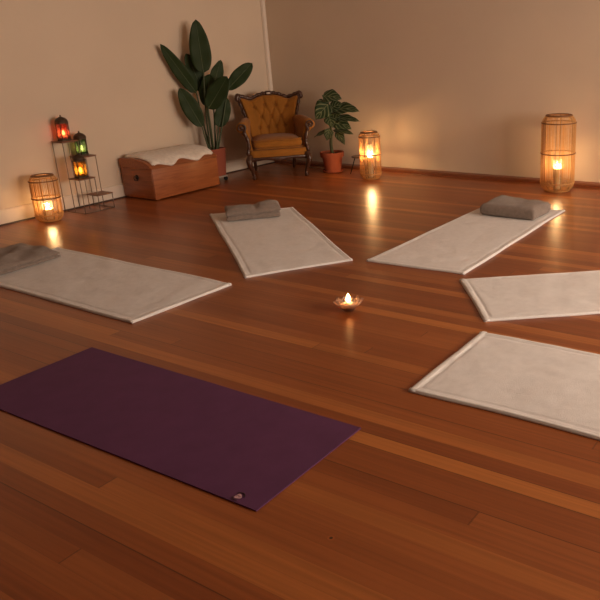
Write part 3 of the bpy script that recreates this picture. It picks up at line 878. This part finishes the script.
# front rail: carved wavy apron
def rail(p0, p1, depth, name, waves=2.0):
    p0, p1 = V(p0), V(p1); d = (p1 - p0); n = V((d.y, -d.x, 0)).normalized()
    bm = B(); rings = []
    for i in range(33):
        s = i / 32; c = p0 + d * s + n * math.sin(PI * s) * .02
        low = depth * (.55 + .45 * abs(math.cos(PI * waves * s)) ** 1.5) if waves else depth
        cen = .012 * math.exp(-((s - .5) / .08) ** 2)
        low += cen
        rings.append([c + V((0, 0, .012)) - n * .012, c + V((0, 0, .012)) + n * .006, c + n * .012, c + V((0, 0, -low * .5)) + n * .009, c + V((0, 0, -low)) + n * .006, c + V((0, 0, -low)) - n * .012])
    loft(bm, rings); return obj(name, bm, M['carved'], t)
rail((-.335, -.325, .24), (.335, -.325, .24), .036, 'front_rail')
rail((.335, -.325, .24), (.275, .27, .24), .028, 'side_rail', 1)
rail((-.275, .27, .24), (-.335, -.325, .24), .028, 'side_rail', 1)
rail((.275, .27, .24), (-.275, .27, .24), .028, 'back_rail', 0)
# legs
for s in (-1, 1):
    pth = smoothpath([(s * .325, -.315, .275), (s * .345, -.345, .22), (s * .338, -.345, .16), (s * .312, -.322, .085), (s * .302, -.318, .035), (s * .306, -.335, .012)], 5)
    rad = [.032, .037, .030, .019, .016, .024]
    rr = []
    for i in range(len(pth)):
        q = i / (len(pth) - 1) * 5; k = min(4, int(q)); rr.append(rad[k] + (rad[k + 1] - rad[k]) * (q - k))
    bm = B(); tube(bm, pth, rr, 10); ball(bm, (s * .306, -.34, .014), .0235, (1, 1.15, .6))
    lg = obj('front_leg', bm, M['carved'], t)
    for k in range(3): obj('knee_carving', ball(B(), (s * (.342 - .004 * k), -.376 + .004 * k, .235 - .028 * k), .014 - .002 * k, (1, .6, 1.1), 8, 6), M['carved'], lg)
    obj('back_leg', tube(B(), smoothpath([(s * .25, .25, .255), (s * .245, .262, .15), (s * .238, .30, .04), (s * .236, .315, .0)], 4), [.026] * 4 + [.021] * 5 + [.017] * 4, 8), M['carved'], t)
# loose seat cushion
def superbox(cx, cy, cz, ax, ay, az, px=5, pz=2.6, dome=0, taper=0):
    bm = B(); rings = []
    nphi, nth = 16, 48
    def sp(c, e): return math.copysign(abs(c) ** e, c)
    for i in range(1, nphi):
        ph = -PI / 2 + PI * i / nphi
        r = abs(math.cos(ph)) ** (2 / pz / 1.6); z = sp(math.sin(ph), 2 / pz)
        ringp = []
        for j in range(nth):
            th = 2 * PI * j / nth
            x = sp(math.cos(th), 2 / px) * r; y = sp(math.sin(th), 2 / px) * r
            zz = z * az + (dome * (1 - x * x) * (1 - y * y) if z > 0 else 0)
            ringp.append(V((cx + x * ax * (1 - taper * (y + 1) / 2), cy + y * ay, cz + zz)))
        rings.append(ringp)
    return loft(bm, rings)
cu = obj('seat_cushion', superbox(0, -.06, .390, .298, .285, .062, 7, 3, .022, .08), M['velvet'], t)
for zz in (.345, .437):
    pts = []
    for j in range(60):
        th = 2 * PI * j / 60; sp = lambda c, e: math.copysign(abs(c) ** e, c)
        x = sp(math.cos(th), 2 / 7); y = sp(math.sin(th), 2 / 7)
        pts.append((x * .290 * (1 - .08 * (y + 1) / 2), -.06 + y * .277, zz))
    obj('piping', tube(B(), pts, .0065, 6, True), M['velvet'], cu)
# tufted back
BT = [(-1, .5), (-.5, .5), (0, .5), (.5, .5), (1, .5)]
ROWS = [(.80, (-.60, -.20, .20, .60)), (.545, (-.40, 0, .40)), (.29, (-.56, -.19, .19, .56))]
def halfw(v): 
    z = v
    return .265 + .012 * math.sin(PI * z) + .085 * max(0, (z - .45) / .55) ** 1.4
def crest(u):  # extra height of the top edge
    return .042 * math.exp(-(abs(u) / .46) ** 3.5) + .022 * math.exp(-((abs(u) - .92) / .15) ** 2) - .010 * math.exp(-((abs(u) - .64) / .13) ** 2)
def back_pt(u, v, off=0):
    hw = halfw(v); z = .40 + .462 * v + crest(u) * v ** 3
    y = .205 + .125 * v - .085 * abs(u) ** 2.2 * (1 - .25 * v)
    return V((u * hw, y - off, z))
btn = [(u, v) for v, us in ROWS for u in us]
pairs = []
for r in range(2):
    for ua in ROWS[r][1]:
        for ub in ROWS[r + 1][1]:
            if abs(ua - ub) < .3: pairs.append(((ua, ROWS[r][0]), (ub, ROWS[r + 1][0])))
for u in ROWS[0][1]: pairs.append(((u, .80), (u * 1.12, 1.05)))
for u in ROWS[2][1]: pairs.append(((u, .29), (u, -.05)))
def segd(p, a, b):
    ax, ay = (p[0] - a[0]) * .32, (p[1] - a[1]) * .5; bx, by = (b[0] - a[0]) * .32, (b[1] - a[1]) * .5
    l = bx * bx + by * by; s = max(0, min(1, (ax * bx + ay * by) / l)); return math.hypot(ax - bx * s, ay - by * s)
top, bot = [], []
nu, nv = 60, 48
for i in range(nu + 1):
    a, b = [], []
    for j in range(nv + 1):
        u, v = i / nu * 2 - 1, j / nv
        dB = min(math.hypot((u - p[0]) * .32, (v - p[1]) * .5) for p in btn)
        dS = min(segd((u, v), *pr) for pr in pairs)
        puff = .056 - .026 * math.exp(-(dB / .022) ** 2) - .016 * math.exp(-(dS / .014) ** 2)
        ed = min(1, (1 - abs(u)) / .12, (1 - v) / .10 + .05); ed = math.sqrt(max(0, 1 - (1 - ed) ** 2))
        a.append(back_pt(u, v, puff * (.35 + .65 * ed))); b.append(back_pt(u, v, -.03))
    top.append(a); bot.append(b)
bk = obj('backrest', slab(B(), top, bot), M['velvet'], t)
for u, v in btn:
    p = back_pt(u, v, .030); bm = B(); ball(bm, p, .0095, (1, .7, 1), 10, 6); obj('button', bm, M['velvet'], bk)
# carved back frame: stiles, flaring wings and crest
out = []
for v in (0.1, .25, .4, .55, .7, .85, .96): p = back_pt(-1.03, v); out.append(p + V((-.008, .0, 0)))
path = out + [back_pt(-1.10, 1.0) + V((0, 0, .012)), back_pt(-1.02, 1.02) + V((0, 0, .028))]
for u in [-.9, -.78, -.62, -.48, -.34, -.2, -.1, 0]: path.append(back_pt(u, 1.0) + V((0, 0, .018)))
full = path + [V((-p.x, p.y, p.z)) for p in path[-2::-1]]
sm_ = smoothpath(full, 4); n = len(sm_)
rad = []
for i, p in enumerate(sm_):
    q = i / (n - 1); rad.append(.0225 + .004 * math.sin(i * 1.25) + .007 * math.exp(-((q - .5) / .05) ** 2) + .008 * math.exp(-((abs(q - .5) - .265) / .025) ** 2))
bf = obj('back_frame', tube(B(), sm_, rad, 9), M['carved'], t)
for s in (-1, 1):
    c = back_pt(s * 1.05, 1.0) + V((0, -.012, .006)); pts = []
    for k in range(22):
        a = k * .42; r = .034 * (1 - k / 26); pts.append(c + V((s * r * math.cos(a), -.014 * k / 22, r * math.sin(a))))
    obj('wing_scroll', tube(B(), pts, [.011 * (1 - k / 30) for k in range(22)], 7), M['carved'], bf)
    for k in range(5):
        p = back_pt(s * (.16 + .09 * k), 1.0) + V((0, -.02, .022))
        obj('carved_bead', ball(B(), p, .016 - .0015 * k, (1.3, .7, .9), 9, 6), M['carved'], bf)
    for k in range(4):
        p = back_pt(s * 1.05, .52 + .1 * k) + V((0, -.018, 0))
        obj('carved_bead', ball(B(), p, .015, (.8, .7, 1.3), 9, 6), M['carved'], bf)
obj('crest_carving', ball(B(), back_pt(0, 1.0) + V((0, -.018, .028)), .028, (1.3, .6, .8)), M['carved'], bf)
bm = B(); ball(bm, back_pt(0, 1.0) + V((0, -.037, .022)), .017, (1.5, .35, .65)); obj('crest_spot', bm, M['tag'], bf)['label'] = 'small pale spot on the crest'  # flattened pale oval at the middle of the crest
# rolled arms
def arm(s):
    bm = B(); rings = []; n = 14
    for i in range(n + 1):
        q = i / n; y = .21 - .50 * q
        cxr = .300 + .090 * q ** 1.3; cz = .605 + .022 * math.sin(PI * q) - .014 * q ** 2; r = .050 + .010 * q
        pts = []
        for a in [math.radians(d) for d in (-80, -50, -20, 10, 40, 70, 100, 130, 160, 185, 205)]:
            pts.append((cxr + r * math.cos(a), cz + r * math.sin(a)))
        zl = pts[-1][1]
        inx = .268 + .02 * q
        for k, f in enumerate((.3, .6, .85, 1)):
            z = zl + (.335 - zl) * f; x = pts[10][0] + (inx - pts[10][0]) * f ** .6; pts.append((x, z))
        pts.append((inx + .03, .30)); ox = .305 + .022 * q
        for f in (0, .4, .75):
            pts.append((ox + .012 * f + .02 * f * q, .31 + (cz - r - .31) * f))
        rings.append([V((s * x, y, z)) for x, z in pts])
    loft(bm, rings)
    ar = obj('arm', bm, M['velvet'], t)
    # carved front: scroll on the roll, post curving down to the leg
    cx_, cz_ = s * .390, .593; yf = -.30
    pts = []
    for k in range(30):
        a = math.radians(250) - k * .36 if s > 0 else math.radians(-70) + k * .36
        r = .050 * (1 - k / 36); pts.append((cx_ + r * math.cos(a), yf - .018 * k / 30, cz_ + r * math.sin(a)))
    bm = B(); tube(bm, pts, [.0125 * (1 - k / 45) for k in range(30)], 8)
    ball(bm, (cx_, yf - .012, cz_), .018, (1, .7, 1))
    a0 = pts[0]
    post = smoothpath([a0, (s * .355, yf - .005, .520), (s * .332, yf - .012, .44), (s * .330, yf - .02, .37), (s * .345, yf - .022, .31), (s * .340, yf - .026, .25)], 5)
    tube(bm, post, [.015 + .009 * abs(math.sin(i * .55)) for i in range(len(post))], 8)
    obj('arm_scroll', bm, M['carved'], t)
    # under-arm side panel is part of the arm; wooden strip joins the arm to the back
    obj('arm_rail', tube(B(), smoothpath([(s * .335, -.28, .30), (s * .330, 0, .29), (s * .285, .24, .285)], 6), .018, 8), M['carved'], t)
for s in (-1, 1): arm(s)

# ------------------------------------------------------------------ world and view
w = bpy.data.worlds.new('dusk'); S.world = w; w.use_nodes = True
w.node_tree.nodes['Background'].inputs[0].default_value = (.9, .62, .42, 1)
w.node_tree.nodes['Background'].inputs[1].default_value = .25
vs = S.view_settings
vs.view_transform = 'Standard'; vs.look = 'None'; vs.gamma = 1; vs.use_curve_mapping = False
vs.exposure = 0.12
